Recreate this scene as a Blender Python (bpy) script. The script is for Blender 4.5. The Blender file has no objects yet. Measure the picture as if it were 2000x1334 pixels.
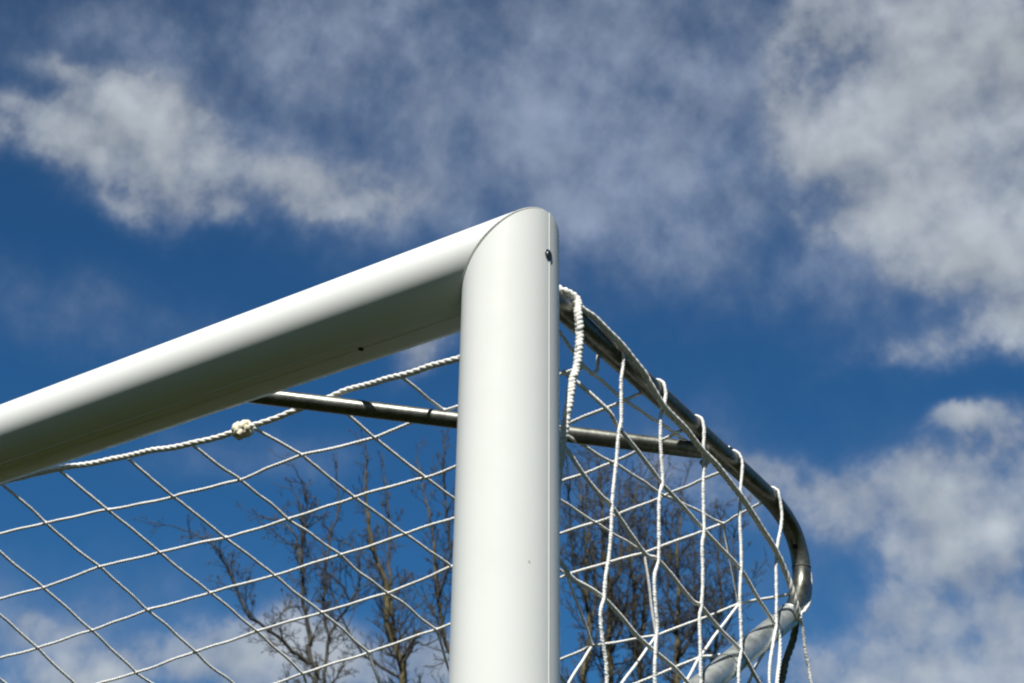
import bpy, math, random
import numpy as np
from mathutils import Matrix, Vector
random.seed(7); rng = np.random.default_rng(7)
sc = bpy.context.scene
COL = sc.collection
H = 2.49                      # height of the crossbar axis (goal: 2.44 m inside)
UP = np.array([0, 0, H])

# ------------------------------------------------------------------ camera
F_PX, YAW, PITCH, ROLL = 2807.36, 0.61922, 0.49203, 0.01509
CAM = np.array([0.77465, -1.08325, -0.80853])      # relative to the goal corner
def cam_axes():
    cy, sy, cp, sp = math.cos(YAW), math.sin(YAW), math.cos(PITCH), math.sin(PITCH)
    f = np.array([-sy*cp, cy*cp, sp]); r = np.array([cy, sy, 0.0]); u = np.cross(r, f)
    cr, sr = math.cos(ROLL), math.sin(ROLL)
    return np.array([cr*r+sr*u, -sr*r+cr*u, f])
RC = cam_axes()
def ray(p):
    v = np.array([p[0]-1000, -(p[1]-667), F_PX]); return (v/np.linalg.norm(v)) @ RC
def onp(p, ax, val):          # measured photo point -> point of the plane axis = val (goal-corner coordinates)
    v = ray(p); return CAM + v*((val-CAM[ax])/v[ax])
cd = bpy.data.cameras.new("camera"); cam = bpy.data.objects.new("camera", cd); COL.objects.link(cam)
M = Matrix.Identity(4)
for i in range(3):
    M[i][0], M[i][1], M[i][2], M[i][3] = RC[0][i], RC[1][i], -RC[2][i], (CAM+UP)[i]
cam.matrix_world = M
cd.sensor_width = 36; cd.lens = F_PX*36/2000; cd.clip_start = .05; cd.clip_end = 20000
cd.dof.use_dof = True; cd.dof.focus_distance = 1.68; cd.dof.aperture_fstop = 18
sc.camera = cam

# ------------------------------------------------------------------ helpers
def link(name, me, mat, parent=None):
    o = bpy.data.objects.new(name, me); COL.objects.link(o)
    if mat is not None: me.materials.append(mat)
    if parent is not None: o.parent = parent; o.matrix_parent_inverse = parent.matrix_world.inverted()
    return o
def empty(name, loc):
    o = bpy.data.objects.new(name, None); COL.objects.link(o); o.location = loc
    o.empty_display_size = .1
    o.matrix_world = Matrix.Translation(loc)
    return o
def tag(o, label, cat, group=None):
    o["label"] = label; o["category"] = cat
    if group: o["group"] = group
class MB:
    def __init__(s): s.v = []; s.f = []; s.n = 0
    def add(s, v, f):
        v = np.asarray(v, float); s.v.append(v)
        s.f.append(np.asarray(f, np.int64)+s.n); s.n += len(v)
    def mesh(s, name, smooth=True, sharp=None):
        V = np.concatenate(s.v)+UP
        me = bpy.data.meshes.new(name)
        loops = np.concatenate([x.ravel() for x in s.f]); sizes = np.concatenate([np.full(len(x), x.shape[1]) for x in s.f])
        starts = np.concatenate([[0], np.cumsum(sizes)[:-1]])
        me.vertices.add(len(V)); me.vertices.foreach_set("co", V.ravel())
        me.loops.add(len(loops)); me.loops.foreach_set("vertex_index", loops.astype(np.int32))
        me.polygons.add(len(sizes)); me.polygons.foreach_set("loop_start", starts.astype(np.int32))
        me.update(calc_edges=True); me.validate()
        me.polygons.foreach_set("use_smooth", np.full(len(me.polygons), smooth))
        if sharp: me.set_sharp_from_angle(angle=sharp)
        me.update()
        return me
    def build(s, name, mat, parent=None, sharp=None, smooth=True):
        me = s.mesh(name, smooth, sharp)
        if parent is not None: me.transform(Matrix.Translation(-parent.matrix_world.translation))
        o = link(name, me, mat)
        if parent is not None: o.parent = parent
        return o
def spline(P, step):
    """Catmull-Rom through P, resampled at an even step."""
    P = np.asarray(P, float)
    if len(P) == 2: Q = P[0]+(P[1]-P[0])*np.linspace(0, 1, 12)[:, None]
    else:
        E = np.vstack([2*P[0]-P[1], P, 2*P[-1]-P[-2]]); Q = []
        t = np.linspace(0, 1, 16, endpoint=False)[:, None]
        for i in range(len(P)-1):
            a, b, c, d = E[i:i+4]
            Q.append(.5*((2*b)+(c-a)*t+(2*a-5*b+4*c-d)*t**2+(3*b-a-3*c+d)*t**3))
        Q = np.vstack(Q+[P[-1:]])
    L = np.concatenate([[0], np.cumsum(np.linalg.norm(np.diff(Q, axis=0), axis=1))])
    n = max(3, int(L[-1]/step)+1); s = np.linspace(0, L[-1], n)
    return np.stack([np.interp(s, L, Q[:, i]) for i in range(3)], 1), s
def frames(Q):
    T = np.gradient(Q, axis=0); T /= np.linalg.norm(T, axis=1)[:, None]+1e-12
    a = np.array([0, 0, 1.]) if abs(T[0][2]) < .8 else np.array([1., 0, 0])
    n = np.cross(T[0], a); n /= np.linalg.norm(n); N = np.empty_like(Q)
    for i in range(len(Q)):
        n = n-T[i]*(n@T[i]); n /= np.linalg.norm(n)+1e-12; N[i] = n
    return T, N, np.cross(T, N)
def tube(mb, Q, r, sides=12, caps=True):
    Q = np.asarray(Q, float); n = len(Q); r = np.broadcast_to(np.asarray(r, float), (n,))
    T, N, B = frames(Q); a = np.linspace(0, 2*math.pi, sides, endpoint=False)
    V = Q[:, None]+r[:, None, None]*(np.cos(a)[None, :, None]*N[:, None]+np.sin(a)[None, :, None]*B[:, None])
    V = V.reshape(-1, 3)
    i = np.arange(n-1)[:, None]*sides; j = np.arange(sides)[None]; k = (j+1) % sides
    mb.add(V, np.stack([i+j, i+k, i+sides+k, i+sides+j], -1).reshape(-1, 4))
    if caps:
        for e in (0, (n-1)*sides):
            q = V[e:e+sides]; c = q.mean(0)
            vv = np.vstack([q, c[None]])
            t = np.stack([np.arange(sides), (np.arange(sides)+1) % sides, np.full(sides, sides)], 1)
            mb.add(vv, t if e else t[:, ::-1])
def rope(mb, P, R, pitch, strands=3, step=.0016, sides=6, fuzz=0.0, wig=0.0, plait=False):
    """A laid (twisted) cord along P: strands wound round each other."""
    Q, s = spline(P, step)
    T, N, B = frames(Q)
    if wig:
        ph = rng.random(6)*6.28
        w1 = np.sin(s/.031+ph[0])*.5+np.sin(s/.013+ph[1])*.32+np.sin(s/.0061+ph[2])*.10
        w2 = np.sin(s/.027+ph[3])*.5+np.sin(s/.012+ph[4])*.32
        env = np.minimum(1, np.minimum(s, s[-1]-s)/.02)
        Q = Q+wig*env[:, None]*(w1[:, None]*N+w2[:, None]*B)
        T, N, B = frames(Q)
    ro, rs = R*.33, R*.67
    for k in range(strands):
        a = 2*math.pi*(s/pitch+k/strands)+.35*np.sin(s/(pitch*1.7))+.25*np.sin(s/(pitch*.83)+1)
        if plait:
            jit = 1+.35*np.sin(s/.0047+k)+.25*np.sin(s/.0113+2*k)
            off = (np.sin(a)*R*.36*jit)[:, None]*N+(np.sin(2*a)*R*.24)[:, None]*B
            rr = R*.66
        else:
            off = ro*(np.cos(a)[:, None]*N+np.sin(a)[:, None]*B); rr = rs
        r = rr*(1+fuzz*(rng.random(len(s))-.5))
        tube(mb, Q+off, r, sides)
def blob(mb, c, r, seed=0, bump=.25, n=14):
    g = np.random.default_rng(seed)
    u = np.linspace(0, math.pi, n); v = np.linspace(0, 2*math.pi, 2*n, endpoint=False)
    d = np.stack([np.sin(u)[:, None]*np.cos(v), np.sin(u)[:, None]*np.sin(v), np.cos(u)[:, None]*np.ones_like(v)], -1)
    k = sum(np.sin(d @ (g.normal(size=3)*6)+g.random()*6)*w for w in (.5, .3, .2))
    V = np.asarray(c)+d*(np.asarray(r)*(1+bump*k[..., None]))
    V = V.reshape(-1, 3); m = 2*n
    i = np.arange(n-1)[:, None]*m; j = np.arange(m)[None]; kk = (j+1) % m
    mb.add(V, np.stack([i+j, i+m+j, i+m+kk, i+kk], -1).reshape(-1, 4))
def lathe(mb, c, axis, prof, sides=24):
    """prof: list of (distance along axis, radius)."""
    axis = np.asarray(axis, float); axis /= np.linalg.norm(axis)
    a = np.array([0, 0, 1.]) if abs(axis[2]) < .8 else np.array([1., 0, 0])
    n = np.cross(axis, a); n /= np.linalg.norm(n); b = np.cross(axis, n)
    t = np.linspace(0, 2*math.pi, sides, endpoint=False)
    V = np.concatenate([np.asarray(c)+axis*h+r*(np.cos(t)[:, None]*n+np.sin(t)[:, None]*b) for h, r in prof])
    m = len(prof); i = np.arange(m-1)[:, None]*sides; j = np.arange(sides)[None]; k = (j+1) % sides
    mb.add(V, np.stack([i+j, i+k, i+sides+k, i+sides+j], -1).reshape(-1, 4))

# ------------------------------------------------------------------ materials
def mat(name):
    m = bpy.data.materials.new(name); m.use_nodes = True
    nt = m.node_tree; return m, nt, nt.nodes["Principled BSDF"]
def nd(nt, t, **kw):
    n = nt.nodes.new(t)
    for k, v in kw.items(): setattr(n, k, v)
    return n
def noise(nt, scale, detail=4, rough=.55, vec=None, coord="Object"):
    n = nd(nt, "ShaderNodeTexNoise"); n.inputs["Scale"].default_value = scale
    n.inputs["Detail"].default_value = detail; n.inputs["Roughness"].default_value = rough
    if vec is None:
        tc = nd(nt, "ShaderNodeTexCoord"); vec = tc.outputs[coord]
    nt.links.new(vec, n.inputs["Vector"]); return n
def ramp(nt, src, stops):
    r = nd(nt, "ShaderNodeValToRGB"); el = r.color_ramp.elements
    while len(el) < len(stops): el.new(.5)
    for e, (p, c) in zip(el, stops):
        e.position = p; e.color = (*c, 1) if len(c) == 3 else c
    nt.links.new(src, r.inputs[0]); return r
def bump(nt, src, bsdf, strength, dist):
    b = nd(nt, "ShaderNodeBump"); b.inputs["Strength"].default_value = strength; b.inputs["Distance"].default_value = dist
    nt.links.new(src, b.inputs["Height"]); nt.links.new(b.outputs[0], bsdf.inputs["Normal"])

def make_paint():
    m, nt, b = mat("white_powder_coat")
    n1 = noise(nt, 9, 5, .6)
    r1 = ramp(nt, n1.outputs[0], [(.3, (.785, .805, .785)), (.75, (.82, .84, .825))])
    n2 = noise(nt, 62, 3, .5)                      # a few specks of dirt
    r2 = ramp(nt, n2.outputs[0], [(.18, (.30, .28, .22)), (.225, (1, 1, 1))])
    mx = nd(nt, "ShaderNodeMix", data_type="RGBA", blend_type="MULTIPLY"); mx.inputs[0].default_value = .6
    nt.links.new(r1.outputs[0], mx.inputs[6]); nt.links.new(r2.outputs[0], mx.inputs[7])
    nt.links.new(mx.outputs[2], b.inputs["Base Color"])
    n3 = noise(nt, 40, 3); r3 = ramp(nt, n3.outputs[0], [(.3, (.30,)*3), (.7, (.42,)*3)])
    nt.links.new(r3.outputs[0], b.inputs["Roughness"])
    n4 = noise(nt, 900, 2); bump(nt, n4.outputs[0], b, .06, .0004)
    b.inputs["Specular IOR Level"].default_value = .3
    return m
def make_zinc(name, lo, hi, rough):
    m, nt, b = mat(name)
    tc = nd(nt, "ShaderNodeTexCoord")
    v = nd(nt, "ShaderNodeTexVoronoi"); v.inputs["Scale"].default_value = 260; nt.links.new(tc.outputs["Object"], v.inputs["Vector"])
    n = noise(nt, 45, 6, .65)
    ad = nd(nt, "ShaderNodeMix", data_type="RGBA"); ad.inputs[0].default_value = .35
    nt.links.new(n.outputs[0], ad.inputs[6]); nt.links.new(v.outputs["Color"], ad.inputs[7])
    r = ramp(nt, ad.outputs[2], [(.3, lo), (.68, hi)])
    nt.links.new(r.outputs[0], b.inputs["Base Color"])
    r2 = ramp(nt, n.outputs[0], [(.3, (rough-.08,)*3), (.7, (rough+.12,)*3)])
    nt.links.new(r2.outputs[0], b.inputs["Roughness"])
    b.inputs["Metallic"].default_value = .85
    n3 = noise(nt, 260, 4); bump(nt, n3.outputs[0], b, .12, .0008)
    return m
def make_cord(name, lo, hi):
    m, nt, b = mat(name)
    n = noise(nt, 220, 4, .6)
    r = ramp(nt, n.outputs[0], [(.3, lo), (.6, hi)])
    nt.links.new(r.outputs[0], b.inputs["Base Color"])
    b.inputs["Roughness"].default_value = .62; b.inputs["Specular IOR Level"].default_value = .3
    n2 = noise(nt, 1500, 3); bump(nt, n2.outputs[0], b, .35, .0006)
    tr = nd(nt, "ShaderNodeBsdfTranslucent"); nt.links.new(r.outputs[0], tr.inputs[0])
    ms = nd(nt, "ShaderNodeMixShader"); ms.inputs[0].default_value = .06
    nt.links.new(b.outputs[0], ms.inputs[1]); nt.links.new(tr.outputs[0], ms.inputs[2])
    nt.links.new(ms.outputs[0], nt.nodes["Material Output"].inputs[0])
    return m
def make_plain(name, col, rough=.6, metal=0):
    m, nt, b = mat(name)
    n = noise(nt, 120, 4); r = ramp(nt, n.outputs[0], [(.3, tuple(c*.75 for c in col)), (.7, col)])
    nt.links.new(r.outputs[0], b.inputs["Base Color"]); b.inputs["Roughness"].default_value = rough; b.inputs["Metallic"].default_value = metal
    return m
def make_bark(name, a, b_, c):
    m, nt, b = mat(name)
    n = noise(nt, 3.2, 7, .65)
    r = ramp(nt, n.outputs[0], [(.3, a), (.52, b_), (.72, c)])
    nt.links.new(r.outputs[0], b.inputs["Base Color"]); b.inputs["Roughness"].default_value = .9
    b.inputs["Specular IOR Level"].default_value = .15
    n2 = noise(nt, 30, 5); bump(nt, n2.outputs[0], b, .6, .02)
    return m
def make_grass():
    m, nt, b = mat("grass_turf")
    n = noise(nt, .35, 8, .7); n2 = noise(nt, 60, 4, .7)
    mx = nd(nt, "ShaderNodeMix", data_type="RGBA"); mx.inputs[0].default_value = .5
    nt.links.new(n.outputs[0], mx.inputs[6]); nt.links.new(n2.outputs[0], mx.inputs[7])
    r = ramp(nt, mx.outputs[2], [(.35, (.013, .0155, .0013)), (.65, (.026, .030, .0028))])
    nt.links.new(r.outputs[0], b.inputs["Base Color"]); b.inputs["Roughness"].default_value = .95; b.inputs["Specular IOR Level"].default_value = .05
    bump(nt, n2.outputs[0], b, .8, .03)
    return m
PAINT = make_paint()
ZINC = make_zinc("galvanised_steel", (.115, .118, .10), (.20, .205, .185), .37)
ZINC2 = make_zinc("galvanised_sleeve", (.42, .45, .43), (.61, .64, .615), .44)
CORD = make_cord("white_net_cord", (.76, .76, .73), (.88, .88, .86))
ROPE = make_cord("white_edge_rope", (.74, .73, .68), (.86, .85, .81))
KNOT = make_cord("cream_knot_rope", (.64, .58, .42), (.80, .75, .60))
GREYROPE = make_cord("shade_dark_rope", (.10, .10, .075), (.21, .21, .165))  # dark colour stands for shade on the hanging corner rope
DARK = make_plain("dark_joint", (.075, .07, .055), .8)
BLACK = make_plain("hole_shade", (.006, .006, .006), .9)  # flat black paints the shade inside the holes and the hex socket
STEEL = make_plain("zinc_bolt", (.30, .32, .33), .35, .9)
BARK = make_bark("bark_olive", (.055, .050, .034), (.12, .102, .055), (.20, .17, .095))
TWIG = make_bark("bark_twig", (.036, .036, .034), (.072, .068, .058), (.12, .112, .088))
BUD = make_plain("bud_brown", (.085, .062, .045), .8)

# ------------------------------------------------------------------ goal frame
goal = empty("football_goal", (0, 0, 0))
tag(goal, "white football goal with mitred post and crossbar and galvanised steel net bracket", "football goal")
A_, B_ = .05, .056
def profile(ridges):
    """Closed oval extrusion; ridges: (angle from the front, half width in degrees, height)."""
    ph = list(np.linspace(0, 360, 140, endpoint=False))
    for c, w, h in ridges: ph += [c-w*1.6, c-w, c-w*.4, c+w*.4, c+w, c+w*1.6]
    ph = np.unique(np.round(np.array(ph) % 360, 4)); off = np.zeros(len(ph))
    for c, w, h in ridges: off[np.abs(ph-c) < w*1.1] = h
    t = np.radians(ph); x, y = A_*np.sin(t), -B_*np.cos(t)
    nx, ny = np.sin(t)/A_, -np.cos(t)/B_; L = np.hypot(nx, ny)
    return x+off*nx/L, y+off*ny/L, nx/L, ny/L
PROF = {"post": profile([(90, .9, .0005), (270, .9, .0005)]),
        "bar": profile([(292, 1.0, .0010), (281, .8, -.0012), (112, .9, .0007), (90, .6, -.0003)])}
def loft(mb, rings, cap0=True, cap1=True):
    n = len(rings[0]); m = len(rings)
    V = np.concatenate(rings); i = np.arange(m-1)[:, None]*n; j = np.arange(n)[None]; k = (j+1) % n
    mb.add(V, np.stack([i+j, i+k, i+n+k, i+n+j], -1).reshape(-1, 4))
    for on, e in ((cap0, 0), (cap1, m-1)):
        if on:
            q = rings[e]; vv = np.vstack([q, q.mean(0)[None]])
            mb.add(vv, np.stack([np.arange(n), (np.arange(n)+1) % n, np.full(n, n)], 1))
GAP, CH = .0015, .0010
def section(kind, inset, t):
    """A ring of the profile; kind post: t = z or None at the mitre; bar: t = x."""
    px, py, pnx, pny = PROF[kind]
    return px-pnx*inset, py-pny*inset
def post(mb, x0=0.0, sgn=1):
    rings = []
    for inset, zf in ((0, None), (0, "c"), (CH, "m")):
        x, y = section("post", inset, 0)
        z = np.full_like(x, -H) if zf is None else x-GAP-(CH if zf == "c" else 0)
        rings.append(np.stack([x0+sgn*x, y, z], 1))
    loft(mb, rings)
p = MB(); post(p); post_o = p.build("post", PAINT, goal, sharp=math.radians(28))
p = MB(); post(p, -7.42, -1); p.build("post", PAINT, goal, sharp=math.radians(28))
p = MB(); rings = []
for inset, e in ((CH, 0), (0, 1), (0, 2), (CH, 3)):
    z, y = section("bar", inset, 0)
    if e < 2: x = -7.42-z+GAP+(CH if e == 1 else 0)
    else: x = z-GAP-(CH if e == 2 else 0)
    rings.append(np.stack([x, y, z], 1))
loft(p, rings); bar_o = p.build("crossbar", PAINT, goal, sharp=math.radians(28))
for sx, s in ((0, 1), (-7.42, -1)):
    p = MB(); x, y = section("post", .0023, 0)
    loft(p, [np.stack([sx+s*x, y, x-GAP*1.05], 1), np.stack([sx+s*x, y, x+GAP*1.05], 1)])
    p.build("mitre_gap_plate", DARK, goal)  # added dark plate, stands in for the shade inside the mitre gap
# bolt on the outer face of the post
bz = onp((1071.5, 498), 0, A_)
p = MB(); lathe(p, [A_-.0005, bz[1], bz[2]], [1, 0, 0], [(0, .0066), (.0009, .0066), (.0013, .0060), (.0012, .0042), (.0017, .0040), (.0021, .0034), (.0021, .0026)])
bolt = p.build("bolt", STEEL, post_o, sharp=math.radians(30))
p = MB(); lathe(p, [A_-.0005, bz[1], bz[2]], [1, 0, 0], [(.0018, .0030), (.00185, .0001)], 6); p.build("hex_socket", BLACK, bolt)
# screw hole in the underside of the crossbar, drawn as a black disc
def bar_surface(px, ang):
    """Point of the crossbar's skin at angle ang below the front, under photo column px."""
    a = math.radians(ang); y, z = -B_*math.cos(a), A_*math.sin(a)
    best = min(np.linspace(-1.2, -.05, 4000), key=lambda x: abs(1000+F_PX*((RC @ (np.array([x, y, z])-CAM))[0]/(RC @ (np.array([x, y, z])-CAM))[2])-px))
    n = np.array([0, -math.cos(a)/B_, math.sin(a)/A_]); return np.array([best, y, z]), n/np.linalg.norm(n)
c, n = bar_surface(705, -80)
p = MB(); lathe(p, c-n*.0004, n, [(0, .0034), (.0008, .0034), (.0009, .0001)]); p.build("screw_hole", BLACK, bar_o)

# net bracket: a steel hoop that runs back from the post, bends and returns lower down
bow_px = [(1200, 695), (1290, 775), (1400, 877), (1470, 941), (1513, 984), (1543, 1028), (1558, 1068), (1565, 1108), (1564, 1148), (1549, 1193), (1517, 1226), (1470, 1265), (1400, 1316)]
bow = [onp(q, 0, 0.0) for q in bow_px]
bow = [np.array([0, .045, -.004]), np.array([0, .097, -.008])]+bow
dlow = bow[-1]-bow[-4]; dlow /= np.linalg.norm(dlow)
low_end = bow[-1]+dlow*((bow[-1][1]-.05)/-dlow[1])
bowQ, bows = spline(bow+[low_end], .004)
bowQ[:, 0] = 0
R_BOW = .0128
def bow_at(y):                    # upper run of the hoop
    up = bowQ[:int(np.argmax(bowQ[:, 1]))+1]
    return np.array([0, y, np.interp(y, up[:, 1], up[:, 2])])
bracket_p = MB()
i_slv = int(np.argmin(np.linalg.norm(bowQ-onp((1541, 1200), 0, 0), axis=1)))
tube(bracket_p, bowQ[:i_slv+6], R_BOW, 28)
bracket = bracket_p.build("net_bracket", ZINC, goal)
low = bowQ[i_slv:]
lowdir = low[-1]-low[6]; lowdir /= np.linalg.norm(lowdir)
low0 = low[0]
p = MB(); tube(p, np.array([low0+lowdir*t for t in np.linspace(0, np.linalg.norm(low[-1]-low0)+.01, 40)]), .0152, 28)
sleeve = p.build("sleeve_tube", ZINC2, bracket)
def ring_at(c, d, R, w=.0016, h=.0011):
    p = MB(); lathe(p, c-d*w, d, [(0, R-.001), (0, R+h*.6), (w*.5, R+h), (w*1.5, R+h), (w*2, R+h*.6), (w*2, R-.001)], 28); return p
def near_bow(px):
    i = int(np.argmin(np.linalg.norm(bowQ-onp(px, 0, 0), axis=1))); d = bowQ[i+1]-bowQ[i-1]; return bowQ[i], d/np.linalg.norm(d)
c, d = near_bow((1565, 1108)); ring_at(c, d, R_BOW, .0011, .0006).build("weld_ring", DARK, bracket)
def along_low(px):
    q = onp(px, 0, 0); return low0+lowdir*((q-low0) @ lowdir)
ring_at(low0+lowdir*.002, lowdir, .0152, .002, .0014).build("sleeve_collar", ZINC2, sleeve)
for px in ((1508, 1237), (1418, 1300)):
    ring_at(along_low(px), lowdir, .0152, .0009, .0004).build("weld_ring", DARK, sleeve)
# drilled hole on the outside of the bend, drawn as a black disc
c, d = near_bow((1553, 1068)); q = onp((1552, 1072), 0, R_BOW)
hv = CAM-c; hv -= d*(hv@d); hv /= np.linalg.norm(hv); sd_ = np.cross(d, hv); hn = hv*math.cos(.25)+sd_*math.sin(.25)*(1 if (RC@sd_)[0] < 0 else -1)
p = MB(); lathe(p, c+hn*(R_BOW-.0022), hn, [(0, .0036), (.0026, .0036), (.0027, .0001)], 20); p.build("drill_hole", BLACK, bracket)
# bolt heads on the bracket
for px in ((1414, 868),):
    c = bow_at(onp(px, 0, 0)[1]); p = MB(); lathe(p, c+np.array([.62, 0, .78])*(R_BOW-.001), [.62, 0, .78], [(0, .0042), (.002, .0042), (.003, .0032), (.0032, .0001)], 12); p.build("bolt", STEEL, bracket)
# clamp where the bracket meets the post
p = MB(); lathe(p, [0, .050, -.004], [0, 1, 0], [(0, .021), (.006, .021), (.008, .019), (.008, .012)], 28); p.build("flange", STEEL, bracket)
p = MB(); lathe(p, low_end, [0, 1, 0], [(0, .024), (.006, .024), (.008, .022), (.008, .012)], 28); p.build("flange", STEEL, bracket)
# diagonal brace from the crossbar to the bracket
b0, b1 = np.array([-.475, .052, -.004]), np.array([-.002, .421, -.0635])
bd = (b1-b0)/np.linalg.norm(b1-b0)
p = MB(); L = np.linalg.norm(b1-b0); ts = np.concatenate([np.linspace(0, L-.02, 30), [L-.012, L-.005, L, L+.012]])
rr = np.concatenate([np.full(30, .0107), [.0107, .0106, .0102, .0085]])
tube(p, b0+bd*ts[:, None], rr, 24)
brace = p.build("diagonal_brace", ZINC, goal)
p = MB(); lathe(p, b1+np.array([0, .012, -.010]), [0, 0, -1], [(0, .0065), (.004, .0065), (.004, .0035), (.009, .0035), (.009, .0001)], 6); p.build("nut", STEEL, brace)

# ------------------------------------------------------------------ net
net = empty("goal_net", (0, .1, H))
tag(net, "white square mesh football net tied over the steel bracket behind the post", "goal net")
PITCHX = .115
N = {(-2, 3): (73, 1266), (-1, 2): (85, 1148), (-1, 3): (179, 1231), (-1, 4): (266, 1314),
     (0, 1): (89, 1021), (0, 2): (193, 1108), (0, 3): (291, 1191), (0, 4): (380, 1274),
     (1, 0): (118, 921), (1, 1): (212, 996), (1, 2): (311, 1079), (1, 3): (411, 1158), (1, 4): (502, 1233), (1, 5): (592, 1316),
     (2, 0): (251, 896), (2, 1): (338, 971), (2, 2): (441, 1050), (2, 3): (535, 1124), (2, 4): (628, 1196), (2, 5): (720, 1274),
     (3, 0): (378, 871), (3, 1): (467, 937), (3, 2): (566, 1014), (3, 3): (663, 1085), (3, 4): (758, 1159), (3, 5): (852, 1230),
     (4, 0): (496, 836), (4, 1): (590, 889), (4, 2): (691, 971), (4, 3): (792, 1043), (4, 4): (881, 1107),
     (5, 0): (640, 778), (5, 1): (732, 855), (5, 2): (830, 933), (6, 0): (786, 738), (6, 1): (867, 801),
     (8, 1): (1140, 716), (8, 2): (1221, 782), (8, 3): (1318, 846),
     (7, 3): (1197, 904), (7, 4): (1300, 968), (7, 5): (1413, 1023), (6, 4): (1163, 1021), (6, 5): (1258, 1079), (5, 5): (1107, 1122)}
def xi(i): return -.010-PITCHX*(8-i)
grid = {k: onp(v, 0, xi(k[0])) for k, v in N.items()}
for i, yy in ((1, .075), (2, .088), (3, .098), (4, .114), (5, .139), (6, .131)): grid[(i, 0)] = onp(N[(i, 0)], 1, yy)
grid[(6, 1)] = onp(N[(6, 1)], 0, -.268); grid[(5, 1)] = onp(N[(5, 1)], 0, -.372)
I0, K1 = -7, 5
for k in range(0, K1+1):
    have = sorted(i for (i, kk) in grid if kk == k)
    if k == 0:
        for i in range(I0, 1): grid[(i, 0)] = np.array([xi(i), .055-.001*(i-1), -.026])
        for i in (7, 8): grid[(i, 0)] = np.array([xi(i), .104, -.03+.012*(i-7)])
        continue
    y = np.array([grid[(i, k)][1] for i in have]); z = np.array([grid[(i, k)][2] for i in have])
    fy, fz = np.polyfit(have, y, 2), np.polyfit(have, z, 2)
    fy1 = np.polyfit(have, y, 1)
    ry, rz = y-np.polyval(fy, have), z-np.polyval(fz, have)
    lo = have[0]
    for i in range(I0, 9):
        if (i, k) in grid: continue
        if i < lo:      # beyond the frame: keep going smoothly
            sl_y = np.polyval(fy, lo)-np.polyval(fy, lo+1); sl_z = np.polyval(fz, lo)-np.polyval(fz, lo+1)
            t = (lo-i)
            grid[(i, k)] = np.array([xi(i), grid[(lo, k)][1]+sl_y*(1-.75**t)/.25*.75, grid[(lo, k)][2]+sl_z*(1-.75**t)/.25*.75])
        else:
            grid[(i, k)] = np.array([xi(i), np.polyval(fy, i)+np.interp(i, have, ry, right=0), np.polyval(fz, i)+np.interp(i, have, rz, right=0)])
# where the roof's cross cords reach the bracket, wrap over it and become the side net's uprights
Aend = {1: (1168, 722), 2: (1262, 764), 3: (1338, 838), 4: (1408, 921), 5: (1486, 982)}
V_px = {1: [(1218, 702), (1213, 742), (1212, 829), (1209, 838), (1204, 901), (1196, 985), (1190, 1080), (1182, 1128), (1180, 1167), (1174, 1195), (1177, 1251), (1185, 1330)],
        2: [(1300, 775), (1290, 812), (1290, 845), (1293, 900), (1294, 943), (1288, 965), (1286, 1030), (1286, 1095), (1279, 1130), (1281, 1193), (1284, 1225), (1279, 1277), (1278, 1326)],
        3: [(1375, 840), (1374, 871), (1375, 905), (1374, 949), (1375, 1033), (1371, 1063), (1372, 1128), (1370, 1186), (1367, 1209), (1369, 1330)],
        4: [(1450, 908), (1446, 960), (1445, 1001), (1447, 1060), (1447, 1115), (1445, 1170), (1447, 1225), (1448, 1268), (1442, 1330)],
        5: [(1527, 1012), (1517, 1072), (1515, 1100), (1517, 1193), (1517, 1225), (1510, 1258), (1502, 1333)]}
roof, side, back = MB(), MB(), MB()
CR = .0023
XS = .0165
def taut(P, e=.09):
    """Near-straight runs between the nodes, eased over the knots."""
    P = [np.asarray(q, float) for q in P]; out = [P[0]]
    for a, b in zip(P[:-1], P[1:]): out += [a+(b-a)*e, a+(b-a)*(1-e), b]
    return out
def cord(mb, P, wig=.0009, R=CR, step=.002): rope(mb, taut(P), R, .014, 3, step, 5, .14, wig)
loops = []
for k in range(1, 6):
    P = [grid[(i, k)] for i in range(I0, 9 if k <= 3 else 8)]
    e = onp(Aend[k], 0, -.014)
    vt = onp(V_px[k][0], 0, XS); cb = bow_at(vt[1]); ce = bow_at(e[1]); R = R_BOW+CR
    if k == 1: P += [grid[(8, 1)]+np.array([.004, .012, -.006])]
    P += [e]
    P += [np.array([-R, e[1]+.3*(vt[1]-e[1]), ce[2]])]
    cord(roof, P, .0011)
    y0 = P[-1][1]
    lp = [P[-1]]
    for j, a in enumerate((145, 115, 90, 62, 35, 12)):
        y = y0+(vt[1]-y0)*(j+1)/7; c = bow_at(y); lp.append(c+R*np.array([math.cos(math.radians(a)), 0, math.sin(math.radians(a))]))
    V = [onp(q, 0, XS) for q in V_px[k]]
    loops.append(lp+V[:2])
    V += [V[-1]+np.array([0, -.004, -.12]), V[-1]+np.array([0, .004, -.26])]
    rope(side, V[1:], .0024, .0100, 3, .0013, 6, .35, .0007, plait=True)
for lp in loops:
    m = MB(); rope(m, lp, .0024, .0100, 3, .0013, 6, .35, .0, plait=True)
    m.build("lacing_loop", CORD, net)
# roof cords that run back
for i in range(I0, 9):
    P = [grid[(i, k)] for k in range(0 if i < 8 else 1, 6 if i < 8 else 4)]
    if i == 8: P = [np.array([-.016, .118, -.024])]+P+[onp((1350, 868), 0, -.016)]
    cord(roof, P, .0020 if i in (0, 3) else .0012)
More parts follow.
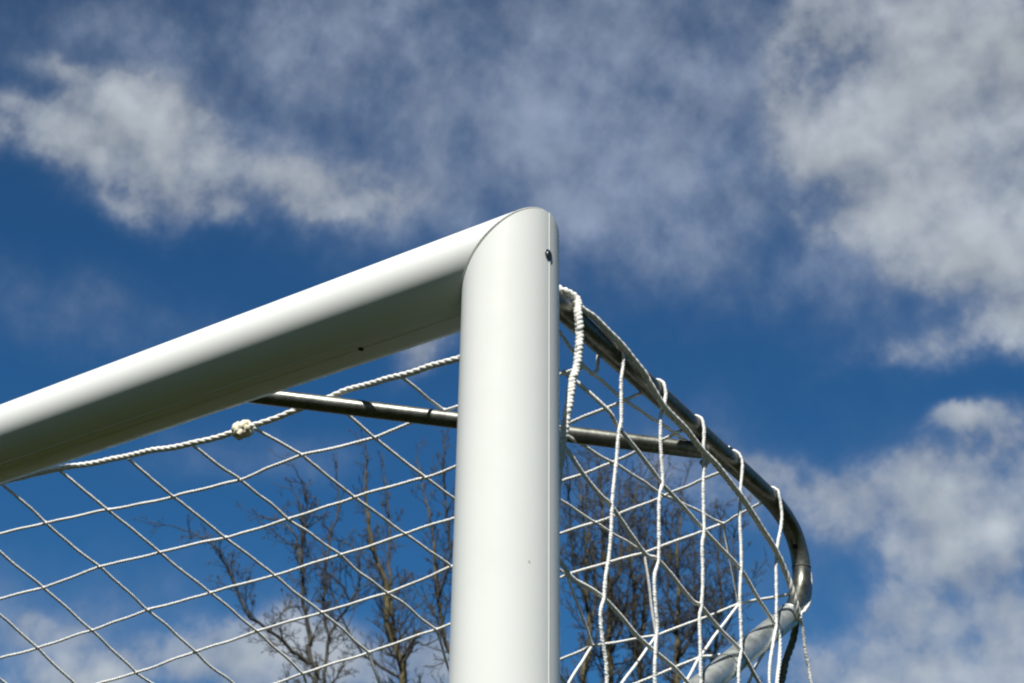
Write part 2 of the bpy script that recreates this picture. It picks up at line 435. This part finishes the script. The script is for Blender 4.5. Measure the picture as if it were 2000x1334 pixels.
# the net folds down at the back: rows below the fold, drawn in under the roof
bk = {(5, 6): (1157, 1261), (6, 6): (1281, 1242), (7, 6): (1442, 1180), (8, 6): (1540, 1160),
      (5, 7): (1085, 1375), (6, 7): (1203, 1352), (7, 7): (1366, 1284), (8, 7): (1428, 1277)}
BG = {q: onp(v, 0, xi(q[0])) for q, v in bk.items()}
for k in (6, 7):
    for i in range(I0, 5):
        d = BG[(5, k)]-grid[(5, 5)]
        BG[(i, k)] = grid[(i, 5)]+d+np.array([0, .0, -.012*(5-i)*(.4 if k == 6 else .8)])
for k in (6, 7):
    P = [BG[(i, k)] for i in range(I0, 9)]
    if k == 6: P += [onp((1552, 1158), 0, .0)+np.array([0, .0, 0])]
    cord(back, P, .001)
for i in range(I0, 8):
    P = [grid[(i, 5)], BG[(i, 6)], BG[(i, 7)]]
    P += [P[-1]+(BG[(i, 7)]-BG[(i, 6)])*.9+np.array([0, 0, -.02])]
    cord(back, P, .001)
# side net: cords that run back parallel to the seam
G = [[(1137, 712), (1185, 799), (1206, 832), (1248, 883), (1292, 944), (1308, 962), (1374, 1033), (1446, 1113), (1480, 1168), (1517, 1225), (1523, 1262), (1517, 1334)],
     [(1090, 868), (1107, 880), (1144, 933), (1172, 968), (1196, 990), (1258, 1079), (1288, 1096), (1349, 1170), (1369, 1184), (1406, 1229), (1446, 1270), (1476, 1322)],
     [(1085, 1088), (1099, 1102), (1122, 1131), (1180, 1168), (1235, 1233), (1281, 1274), (1317, 1303), (1343, 1333)]]
for g in G:
    P = [onp(q, 0, XS-.002) for q in g]
    if g is G[0]: P[0] = np.array([-.012, P[0][1], P[0][2]])
    P.append(P[-1]+(P[-1]-P[-2])*.6)
    rope(side, P, .0027, .016, 3, .0018, 6, .14, .0009)
g = onp((1085, 1310), 0, XS-.002); cord(side, [g, g+np.array([0, .1, -.05]), g+np.array([0, .2, -.08])])
# last upright, round the back of the bend
P = [bow_at(.60)+np.array([-.006, .06, .03])]
P = [onp((1575, 1095), 0, -.006), onp((1583, 1124), 0, .002), onp((1584, 1150), 0, .004), onp((1580, 1177), 0, .008), onp((1572, 1192), 0, .016), onp((1563, 1202), 0, .021), onp((1567, 1225), 0, .020), onp((1575, 1281), 0, .018), onp((1584, 1333), 0, .018)]
P.append(P[-1]+np.array([0, .008, -.15]))
rope(side, P, .0024, .0100, 3, .0013, 6, .35, .0004, plait=True)
# loose tail under the sleeve
P = [onp((1549, 1222), 0, -.02), onp((1523, 1243), 0, -.022), onp((1494, 1272), 0, -.024), onp((1470, 1312), 0, -.024), onp((1458, 1345), 0, -.024)]
cord(back, P, .001)
# knots where cords cross
for (i, k), q in grid.items():
    if k >= 1 and i >= -3 and (i < 8 or k <= 3): blob(roof, q, CR*1.28, hash((i, k)) % 9999, .12, 7)
for q in BG.values(): blob(back, q, CR*1.25, 3, .12, 7)
roof.build("roof_mesh", CORD, net); side.build("side_mesh", CORD, net); back.build("back_mesh", CORD, net)
# border rope along the crossbar, over the brace, over the bracket and down behind the post
rp = [np.array([xi(i), .058, -.026+.004*math.sin(i*2)]) for i in range(I0, 0)]
rp += [onp(q, 1, y) for q, y in (((0, 942), .062), ((60, 928), .068), ((118, 916), .075), ((251, 890), .088), ((378, 865), .098), ((475, 838), .112), ((570, 805), .127), ((645, 775), .140), ((700, 756), .141), ((800, 728), .130), ((895, 700), .118))]
rp += [np.array([-.055, .104, -.028]), np.array([-.026, .100, -.014])]
cb = bow_at(.093)
rp += [cb+np.array([-.017, -.002, .004]), cb+np.array([-.010, 0, .0165]), cb+np.array([.004, .002, .019])]
hp = [onp(q, 0, x) for q, x in (((1127, 586), .014), ((1130, 612), .020), ((1132, 649), .021), ((1129, 679), .021), ((1125, 718), .021), ((1117, 748), .021), ((1111, 790), .021), ((1106, 826), .021), ((1101, 859), .020), ((1095, 892), .019), ((1086, 960), .016))]
hp += [hp[-1]+np.array([-.002, -.008, -.12]), hp[-1]+np.array([-.004, -.010, -.5])]
m = MB(); rope(m, rp, .0042, .034, 3, .0015, 8, .12, .0014); m.build("border_rope", ROPE, net)
m = MB(); rope(m, rp[-3:]+hp, .0052, .0165, 3, .0012, 8, .34, .0012, plait=True)
blob(m, cb+np.array([-.004, .002, .0185]), [.013, .012, .0062], 5, .25, 18)
m.build("hanging_rope", ROPE, net)
# seam rope between roof and side, lying on the bracket and then slung below it
S_px = [((1118, 588), .010), ((1140, 607), .013), ((1161, 620), .015), ((1182, 641), .017), ((1218, 679), .019), ((1257, 727), .020), ((1269, 750), .020), ((1296, 793), .020), ((1338, 838), .020), ((1374, 881), .020), ((1404, 914), .020), ((1445, 968), .020), ((1491, 1036), .020), ((1517, 1078), .020), ((1536, 1121), .020), ((1546, 1154), .020), ((1556, 1188), .020), ((1559, 1206), .018)]
sp = [onp(q, 0, x) for q, x in S_px]; sp.append(sp[-1]+(sp[-1]-sp[-2])*.3)
m = MB(); rope(m, sp, .0042, .030, 3, .0016, 8, .10, .0008); m.build("seam_rope", ROPE, net)
# second, thicker rope hanging from the end of the seam
q = [onp(a, 0, x) for a, x in (((1557, 1204), .010), ((1549, 1250), -.006), ((1535, 1292), -.010), ((1524, 1340), -.010))]; q.append(q[-1]+(q[-1]-q[-2])*2)
m = MB(); rope(m, q, .0050, .034, 3, .0016, 8, .10, .0006); m.build("corner_rope", GREYROPE, net)
# cream knot in the border rope
c = onp((474, 838), 1, .112)
m = MB()
for j in range(3):
    t = np.linspace(0, 2*math.pi, 30, endpoint=True); e1 = np.array([[1, .1, .2], [.5, .2, .8], [.2, .9, .3]][j], float); e2 = np.array([[0, .7, .7], [.6, -.7, .1], [.8, .1, -.6]][j], float)
    e1 /= np.linalg.norm(e1); e2 -= e1*(e1@e2); e2 /= np.linalg.norm(e2)
    P = c+np.array([0, 0, -.001])+.0088*(np.cos(t)[:, None]*e1+np.sin(t)[:, None]*e2)
    tube(m, P, .0058*(1+.16*np.sin(9*t+j)), 10)
blob(m, c, .0104, 11, .2, 14)
blob(m, c+np.array([-.008, 0, .006]), .006, 13, .3, 10); blob(m, c+np.array([.006, 0, -.008]), .0055, 15, .3, 10)
tube(m, np.array([c+np.array([.004, -.004, -.004]), c+np.array([.006, -.008, -.009]), c+np.array([.004, -.010, -.013])]), [.004, .0042, .0036], 10)
m.build("rope_knot", KNOT, net)

# ------------------------------------------------------------------ trees
def tplane(px, D):
    """Point under a photo position on the upright plane at ground distance D."""
    v = ray(px); h = np.array([-math.sin(YAW), math.cos(YAW), 0]); return CAM+v*(D/(v@h))
VIEWH = np.array([-math.sin(YAW), math.cos(YAW), 0.])
def unit(v): return v/(np.linalg.norm(v)+1e-12)
def grow(mb, bud, p, d, L, r, level, g, up=.5, wob=.25, budp=.5):
    n = 4 if level >= 2 else 7
    pts = [p]; dd = unit(d)
    for _ in range(n):
        dd = unit(dd+np.array([0, 0, up*.22])+g.normal(size=3)*wob*.5)
        pts.append(pts[-1]+dd*L/n)
    pts = np.array(pts); rr = np.linspace(r, max(r*.38, .0034), n+1)
    tube(mb, pts, rr, 5 if level < 2 else 4, caps=False)
    if level < 3:
        m = {0: 10, 1: 8, 2: 5}[level]; m = max(2, int(m*min(1.5, L/ {0: 1.6, 1: .8, 2: .4}[level])))
        for j in range(m):
            t = g.uniform(.18, 1.0); k = t*n; a = int(min(k, n-1)); q = pts[a]+(pts[a+1]-pts[a])*(k-a)
            ax = unit(pts[a+1]-pts[a]); pr = unit(np.cross(ax, g.normal(size=3)))
            ang = math.radians(g.uniform(24, 55)); nd_ = ax*math.cos(ang)+pr*math.sin(ang)
            grow(mb, bud, q, nd_, L*g.uniform(.28, .52)*(1.15-.55*t), max(.0040, (r*(1-.6*t))*.54), level+1, g, up, wob, budp)
    if level >= 2 and g.random() < budp:
        e = pts[-1]; w = unit(pts[-1]-pts[-2])
        s = g.uniform(.012, .026); tube(bud, np.array([e-w*s*.3, e+w*s*.4, e+w*s, e+w*s*1.7]), [s*.15, s*.42, s*.34, s*.05], 5, caps=False)
def tree(label, D, guides, seed, dens=1.0, blen=1.5, up=.5, wob=.25, budp=.5, bark=BARK, spread=1.0):
    """guides: list of (points [(x, y)...] from low to high, radius at the foot px, radius at the tip px, depth drift)."""
    g = np.random.default_rng(seed)
    base = tplane(guides[0][0][0], D)
    root = empty("bare_tree", (base[0], base[1], 0)); tag(root, label, "tree", "bare trees behind the goal")
    tr, cr, bd_ = MB(), MB(), MB()
    for gi, (pts, r0, r1, drift) in enumerate(guides):
        m = F_PX/ (D/ .93)
        P = [tplane(q, D)+VIEWH*drift*(j/max(1, len(pts)-1)) for j, q in enumerate(pts)]
        if gi == 0:      # down to the ground
            foot = np.array([base[0]+g.normal()*.15, base[1]+g.normal()*.15, -H-.1]); P = [foot, foot*.45+P[0]*.55+np.array([g.normal()*.12, g.normal()*.12, 0])]+P
        Q, s = spline(P, .12)
        Q = Q+g.normal(size=Q.shape)*.012
        ra, rb = r0*1.0/m, r1*1.1/m
        frac = s/s[-1]
        if gi == 0:
            sf = s[-1]-np.linalg.norm(P[-1]-P[2]) if len(P) > 3 else 0
            rr = np.where(s < sf, ra*(1+.55*(1-s/max(sf, .01))), ra+(rb-ra)*np.clip((s-sf)/max(.01, s[-1]-sf), 0, 1))
        else: rr = ra+(rb-ra)*frac
        (tube(tr, Q, rr, 10) if gi == 0 else tube(cr, Q, rr, 8))
        s0 = (s[-1]-np.linalg.norm(P[-1]-P[2])-1.2) if gi == 0 else .15
        pos = max(0, s0)
        while pos < s[-1]-.02:
            a = int(np.searchsorted(s, pos))-1; a = min(max(a, 0), len(Q)-2); ax = unit(Q[a+1]-Q[a])
            t = (pos-s0)/max(.1, s[-1]-s0)
            pr = unit(np.cross(ax, g.normal(size=3))); ang = math.radians(g.uniform(28, 58))
            d = ax*math.cos(ang)+pr*math.sin(ang)*spread
            grow(cr, bd_, Q[a], d, blen*g.uniform(.35, 1.0)*(1-.62*t), max(.0095, rr[a]*.36), 1 if g.random() < .75 else 0, g, up, wob, budp)
            pos += g.uniform(.07, .24)/dens
        grow(cr, bd_, Q[-1], Q[-1]-Q[-3], .5*blen, max(.005, rb), 1, g, up, wob, budp)
    tr.build("trunk", bark, root)
    nb = sum(len(x) for x in cr.f); cr.add(np.concatenate(bd_.v), np.zeros((0, 4), np.int64)); off = cr.n-bd_.n
    cr.f += [x+off for x in bd_.f]
    crown = cr.build("crown", TWIG, root); crown.data.materials.append(BUD)
    mi = np.zeros(len(crown.data.polygons), np.int32); mi[nb:] = 1; crown.data.polygons.foreach_set("material_index", mi)
    return root
tree("bare tree with a tall olive trunk and upright crown just left of the white post", 25.0,
     [([(788, 1340), (775, 1270), (755, 1209), (753, 1140), (738, 1095), (725, 1060), (716, 990), (712, 925), (716, 880)], 7.5, 1.5, .3),
      ([(771, 1250), (764, 1160), (758, 1100), (757, 1010), (752, 940), (745, 900)], 4, 1.2, .8),
      ([(790, 1330), (735, 1300), (700, 1270), (672, 1220), (650, 1160)], 3, 1.2, -.6),
      ([(786, 1295), (812, 1262), (826, 1268)], 3, 1.5, -.3)], 11, 1.25, 1.2, .38, .32, .45)
tree("bare tree with wide crooked boughs reaching far left under the net", 23.0,
     [([(616, 1340), (606, 1295), (602, 1235), (590, 1160), (588, 1090), (590, 1030), (582, 985)], 5.5, 1.4, .2),
      ([(606, 1298), (575, 1275), (538, 1243), (500, 1217), (482, 1200), (468, 1160), (445, 1110), (425, 1082), (395, 1066), (355, 1055)], 3.8, .9, -.6),
      ([(590, 1120), (582, 1070), (570, 1030), (545, 1000), (512, 985)], 2.4, .9, .6),
      ([(592, 1060), (600, 1010), (598, 960), (588, 945)], 2.2, .9, -.3)], 23, 1.25, 1.2, .2, .42, .5, TWIG, 1.1)
tree("slender dark bare tree standing between the two olive trunks left of the post", 27.0,
     [([(632, 1340), (636, 1280), (640, 1240), (632, 1170), (636, 1110), (645, 1040), (660, 985), (655, 930)], 3.6, 1.2, .2),
      ([(640, 1245), (655, 1215), (690, 1160), (700, 1120), (690, 1060), (660, 1040)], 3.0, .9, .5),
      ([(690, 1180), (660, 1140), (610, 1100), (600, 1060)], 2.2, .9, -.5)], 37, 1.1, 1.2, .28, .4, .5, TWIG)
tree("bare tree half hidden by the left edge of the white post", 26.0,
     [([(905, 1345), (872, 1260), (858, 1180), (850, 1110), (842, 1020), (828, 960), (815, 900)], 4.5, 1.2, .2),
      ([(868, 1250), (846, 1190), (820, 1150)], 2.5, 1, .5),
      ([(856, 1170), (880, 1090), (872, 1000), (868, 930), (874, 860)], 3, 1, -.4),
      ([(905, 1300), (915, 1180), (905, 1080), (900, 960)], 4, 1.2, -.4)], 41, 1.3, 1.1, .4, .34, .5)
UPR = [("bare tree with crowded upright stems beside the right edge of the post", 24.0,
        [([(1138, 1345), (1148, 1290), (1152, 1230), (1146, 1160), (1146, 1080), (1140, 1000), (1132, 940)], 5.2, 1.2, .2),
         ([(1152, 1240), (1164, 1160), (1160, 1080), (1150, 1000), (1148, 920), (1152, 890)], 3.4, 1, .6),
         ([(1148, 1180), (1120, 1110), (1112, 1020), (1108, 950)], 3, 1, -.5)], 53, BARK),
       ("bare tree with a stout olive trunk forking behind the leftmost net upright", 25.0,
        [([(1192, 1345), (1190, 1260), (1190, 1150), (1180, 1080), (1178, 1000), (1172, 930), (1168, 885)], 6.6, 1.2, .2),
         ([(1192, 1150), (1210, 1115), (1216, 1060), (1210, 980), (1216, 910)], 4.0, 1, .5),
         ([(1190, 1290), (1212, 1230), (1222, 1170), (1228, 1110)], 2.6, 1, -.6)], 67, BARK),
       ("bare tree with two slim trunks side by side behind the middle of the side net", 26.5,
        [([(1252, 1345), (1244, 1290), (1238, 1230), (1240, 1150), (1232, 1090), (1238, 1010), (1246, 940)], 5.0, 1.2, .2),
         ([(1246, 1290), (1256, 1230), (1262, 1160), (1266, 1100), (1262, 1020), (1258, 940), (1262, 905)], 4.4, 1, .5),
         ([(1264, 1140), (1284, 1070), (1286, 1000), (1280, 930)], 3, 1, -.4)], 79, BARK),
       ("bare tree with a reddish forked trunk behind the third net upright", 25.5,
        [([(1324, 1345), (1322, 1300), (1322, 1240), (1326, 1160), (1324, 1090), (1330, 1010), (1336, 950)], 5.6, 1.2, .2),
         ([(1323, 1290), (1340, 1262), (1360, 1225), (1376, 1160), (1378, 1090), (1384, 1010)], 3.6, 1, .5),
         ([(1322, 1230), (1302, 1170), (1304, 1090), (1310, 1010)], 3, 1, -.5)], 83, BARK),
       ("rightmost bare tree with thin branches ending beside the steel bracket", 27.0,
        [([(1392, 1345), (1396, 1280), (1404, 1220), (1410, 1150), (1404, 1090), (1412, 1020), (1418, 985)], 3.8, 1, .2),
         ([(1398, 1270), (1424, 1210), (1434, 1150), (1428, 1080), (1432, 1040)], 2.4, .9, -.4),
         ([(1396, 1290), (1370, 1230), (1362, 1150), (1356, 1060)], 2.6, .9, .5)], 97, TWIG)]
for lab, D, gd, sd, bk_ in UPR:
    tree(lab, D, gd, sd, 1.55, 1.35, .32, .38, .45, bk_, 1.2)

# ------------------------------------------------------------------ ground
m = MB(); t = np.linspace(0, 2*math.pi, 64, endpoint=False)
V = []; rad = [4, 20, 90, 400, 1800, 7000]
for r in rad: V.append(np.stack([np.cos(t)*r, np.sin(t)*r, np.full_like(t, -H)], 1))
loft(m, V, True, False)
me = m.mesh("ground"); ground = link("ground", me, make_grass()); ground["kind"] = "structure"

# ------------------------------------------------------------------ light and sky
SUN_AZ, SUN_EL = math.radians(24), math.radians(57.5)
sd = np.array([math.sin(SUN_AZ)*math.cos(SUN_EL), -math.cos(SUN_AZ)*math.cos(SUN_EL), math.sin(SUN_EL)])
sl = bpy.data.lights.new("sun", "SUN"); sl.energy = 5.0; sl.angle = math.radians(.53); sl.color = (1, .972, .915)
so = bpy.data.objects.new("sun", sl); COL.objects.link(so); so.location = (3, -4, 8)
so.rotation_euler = Vector(-sd).to_track_quat("-Z", "Y").to_euler()
w = bpy.data.worlds.new("World"); sc.world = w; w.use_nodes = True
nt = w.node_tree; bg = nt.nodes["Background"]; bg.inputs["Strength"].default_value = .1
sky = nd(nt, "ShaderNodeTexSky", sky_type="NISHITA"); sky.sun_disc = False
sky.sun_elevation = SUN_EL; sky.sun_rotation = math.pi-SUN_AZ; sky.air_density = 1.0; sky.dust_density = .6; sky.ozone_density = 2.0
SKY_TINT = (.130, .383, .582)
def vm(op, a, b=None):
    n = nd(nt, "ShaderNodeVectorMath", operation=op)
    for i, x in enumerate((a, b)):
        if x is None: continue
        if isinstance(x, (tuple, list, np.ndarray)): n.inputs[i].default_value = tuple(float(q) for q in x)
        else: nt.links.new(x, n.inputs[i])
    return n
def mt(op, *a, clamp=False):
    n = nd(nt, "ShaderNodeMath", operation=op); n.use_clamp = clamp
    for i, x in enumerate(a):
        if isinstance(x, (int, float)): n.inputs[i].default_value = x
        else: nt.links.new(x, n.inputs[i])
    return n.outputs[0]
def smooth(x, lo, hi):
    n = nd(nt, "ShaderNodeMapRange", interpolation_type="SMOOTHSTEP"); nt.links.new(x, n.inputs[0])
    n.inputs[1].default_value, n.inputs[2].default_value = lo, hi; return n.outputs[0]
tc = nd(nt, "ShaderNodeTexCoord")
dirv = vm("NORMALIZE", tc.outputs["Generated"]).outputs[0]
def wnoise(scale, detail, rough, offset, lac=2.0, vec=None, stretch=None):
    v = vm("ADD", vec or dirv, offset).outputs[0]
    if stretch is not None:
        mp = nd(nt, "ShaderNodeMapping"); mp.inputs["Rotation"].default_value = stretch[0]; mp.inputs["Scale"].default_value = stretch[1]
        nt.links.new(v, mp.inputs[0]); v = mp.outputs[0]
    n = nd(nt, "ShaderNodeTexNoise"); n.inputs["Scale"].default_value = scale; n.inputs["Detail"].default_value = detail
    n.inputs["Roughness"].default_value = rough; n.inputs["Lacunarity"].default_value = lac
    nt.links.new(v, n.inputs["Vector"]); return n
# ragged cloud edges: the direction is warped before the banks are laid out
wa = wnoise(9, 5, .6, (3.1, 1.7, 9.2)); warp = vm("SCALE", vm("SUBTRACT", wa.outputs["Color"], (.5, .5, .5)).outputs[0]); warp.inputs["Scale"].default_value = .07
wd = vm("ADD", dirv, warp.outputs[0]).outputs[0]
def bank(lobes):
    tot = None
    for (x, y, rx, ry, rot, amp) in lobes:
        d0 = ray((x, y)); c, s = math.cos(math.radians(rot)), math.sin(math.radians(rot))
        e1 = RC[0]*c+RC[1]*s; e2 = -RC[0]*s+RC[1]*c
        e1 = e1-d0*(e1@d0); e2 = e2-d0*(e2@d0)
        k1, k2 = e1*F_PX/rx, e2*F_PX/ry
        v = vm("SUBTRACT", wd, d0).outputs[0]
        a = vm("DOT_PRODUCT", v, k1).outputs["Value"]; b = vm("DOT_PRODUCT", v, k2).outputs["Value"]
        q = mt("MULTIPLY_ADD", a, a, mt("MULTIPLY", b, b))
        gq = mt("MULTIPLY", mt("EXPONENT", mt("MULTIPLY", q, -1.0)), amp)
        tot = gq if tot is None else mt("ADD", tot, gq)
    return tot
THICK = [(300, 215, 95, 75, 12, 1.2), (385, 300, 90, 80, -35, 1.15), (100, 275, 85, 50, 0, .62), (190, 300, 130, 62, -22, .72), (520, 350, 130, 60, -12, .62), (640, 390, 75, 52, 0, .95), (250, 400, 80, 42, -20, .55), (400, 400, 90, 40, -10, .6), (790, 370, 90, 60, 0, .5), (120, 145, 80, 34, -10, .28),
         (1610, 60, 110, 90, 0, .75), (1760, 40, 140, 80, 0, .9), (1920, 70, 120, 110, 0, .8), (1560, 225, 80, 60, -30, .8), (1690, 215, 120, 75, 20, .95), (1860, 170, 170, 80, 8, 1.0), (1990, 180, 80, 120, 0, .8), (1770, 340, 150, 85, 25, 1.0), (1930, 310, 110, 90, 0, .9), (1620, 430, 80, 45, 0, .7), (1750, 430, 110, 60, 0, .8), (1850, 525, 100, 55, 12, 1.0), (1970, 460, 110, 90, 0, .9), (1960, 580, 90, 60, 0, .6), (1840, 668, 150, 32, 6, .55), (1970, 660, 70, 45, 0, .6),
         (1660, 985, 75, 52, 25, .85), (1770, 1045, 90, 90, 0, 1.05), (1890, 965, 95, 75, 30, 1.0), (1960, 1040, 100, 90, 0, .9), (1990, 880, 50, 60, 0, .8), (1880, 835, 52, 26, 0, .85), (1830, 1110, 110, 40, 0, .7), (1740, 1195, 95, 42, 18, .95), (1860, 1215, 120, 36, 0, .6), (1980, 1180, 80, 40, 0, .5), (1680, 1315, 230, 52, 0, .9), (1950, 1300, 190, 62, 0, 1.05), (1980, 1190, 90, 60, 0, .45), (1480, 900, 110, 42, -18, .75), (1420, 935, 130, 60, -10, .55), (1590, 960, 60, 50, 0, .4),
         (330, 1300, 230, 55, 8, .72), (560, 1320, 190, 60, 0, .7), (90, 1235, 130, 42, 10, .45), (150, 1330, 150, 40, 0, .5), (845, 695, 62, 42, 20, .42), (660, 1265, 110, 45, -25, .65), (830, 1310, 120, 60, 0, .7), (1310, 920, 70, 55, 0, .5)]
VEIL = [(780, 60, 430, 170, -6, .95), (1150, 110, 300, 210, 0, 1.1), (950, 270, 330, 150, -10, .9), (1270, 330, 270, 190, 0, .95), (360, 70, 260, 90, 0, .5), (1420, 90, 120, 160, 0, .4), (1420, 500, 260, 70, -10, .55), (1180, 480, 200, 90, 0, .6), (140, 615, 200, 55, -6, .42), (1780, 520, 230, 110, 0, .4), (500, 880, 150, 40, 0, .3), (640, 300, 300, 130, -15, .65), (1250, 900, 220, 100, 0, .45), (60, 1190, 260, 80, 0, .35), (1800, 1180, 350, 200, 0, .35), (1830, 150, 220, 260, 0, .5)]
n1 = wnoise(16, 8, .60, (5.2, 0.3, 2.2)).outputs[0]
n2 = wnoise(7, 3, .5, (1.2, 7.3, 4.1)).outputs[0]
n3 = wnoise(24, 7, .58, (8.2, 2.3, 1.1), stretch=((.25, .45, .5), (1, 1.0, .72))).outputs[0]
n4 = wnoise(52, 5, .6, (2.2, 5.3, 7.1)).outputs[0]
def mixn(*tw):
    t = None
    for q, w_ in tw:
        m_ = mt("MULTIPLY", q, w_); t = m_ if t is None else mt("ADD", t, m_)
    return t
def depth(D, k, c, tx):       # optical depth of a bank broken up by turbulence
    return mt("MULTIPLY", mt("MULTIPLY", D, k), mt("EXPONENT", mt("MULTIPLY", mt("SUBTRACT", tx, .5), c)))
tex = mixn((n1, .52), (n2, .34), (n4, .14))
texv = mixn((n3, .52), (n2, .30), (n4, .18))
tT = depth(bank(THICK), 1.12, 9.0, tex)
tV = depth(bank(VEIL), .62, 8.5, texv)
aT = mt("SUBTRACT", 1.0, mt("EXPONENT", mt("MULTIPLY", mt("MULTIPLY", tT, mt("MINIMUM", mt("MULTIPLY_ADD", tT, 1.7, .05), 1.25)), -1.0)))
aV = mt("SUBTRACT", 1.0, mt("EXPONENT", mt("MULTIPLY", tV, -1.0)))
alpha = mt("SUBTRACT", 1.0, mt("MULTIPLY", mt("SUBTRACT", 1.0, mt("MULTIPLY", aT, .92)), mt("SUBTRACT", 1.0, mt("MULTIPLY", aV, .72))))
ccol = ramp(nt, mt("ADD", mt("MULTIPLY", aT, .8), mt("MULTIPLY", n1, .25)), [(.08, (.35, .42, .55)), (.5, (.40, .44, .505)), (1.0, (.47, .515, .555))])
nb = wnoise(16, 3, .5, tuple(np.array([5.2, .3, 2.2])+sd*.022)).outputs[0]
na = wnoise(16, 3, .5, (5.2, .3, 2.2)).outputs[0]
relief = mt("MULTIPLY_ADD", mt("SUBTRACT", na, nb), .85, 1.0)  # paints sunlight into the clouds: sunward edges brighter, far edges darker
cs = vm("SCALE", ccol.outputs[0]); nt.links.new(mt("MULTIPLY", relief, 7.3), cs.inputs["Scale"])
toward = smooth(vm("DOT_PRODUCT", dirv, tuple(sd)).outputs["Value"], -.15, .75)   # sky tint turned neutral and dimmer toward the sun, shaped to cut fill light
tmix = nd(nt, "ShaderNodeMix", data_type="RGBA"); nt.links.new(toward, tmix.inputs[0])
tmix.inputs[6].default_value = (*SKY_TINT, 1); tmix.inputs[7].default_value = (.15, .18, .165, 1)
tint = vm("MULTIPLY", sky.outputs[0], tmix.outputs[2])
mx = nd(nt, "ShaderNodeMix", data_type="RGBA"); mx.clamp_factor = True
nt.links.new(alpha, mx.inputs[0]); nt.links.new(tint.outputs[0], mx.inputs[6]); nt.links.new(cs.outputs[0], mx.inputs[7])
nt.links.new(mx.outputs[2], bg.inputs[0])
w.cycles.sampling_method = "MANUAL"; w.cycles.sample_map_resolution = 512

sc.view_settings.view_transform = "Standard"; sc.view_settings.look = "None"
sc.view_settings.exposure = .42; sc.view_settings.gamma = 1; sc.view_settings.use_curve_mapping = False
sc.cycles.filter_width = 2.15
sc.cycles.max_bounces = 6
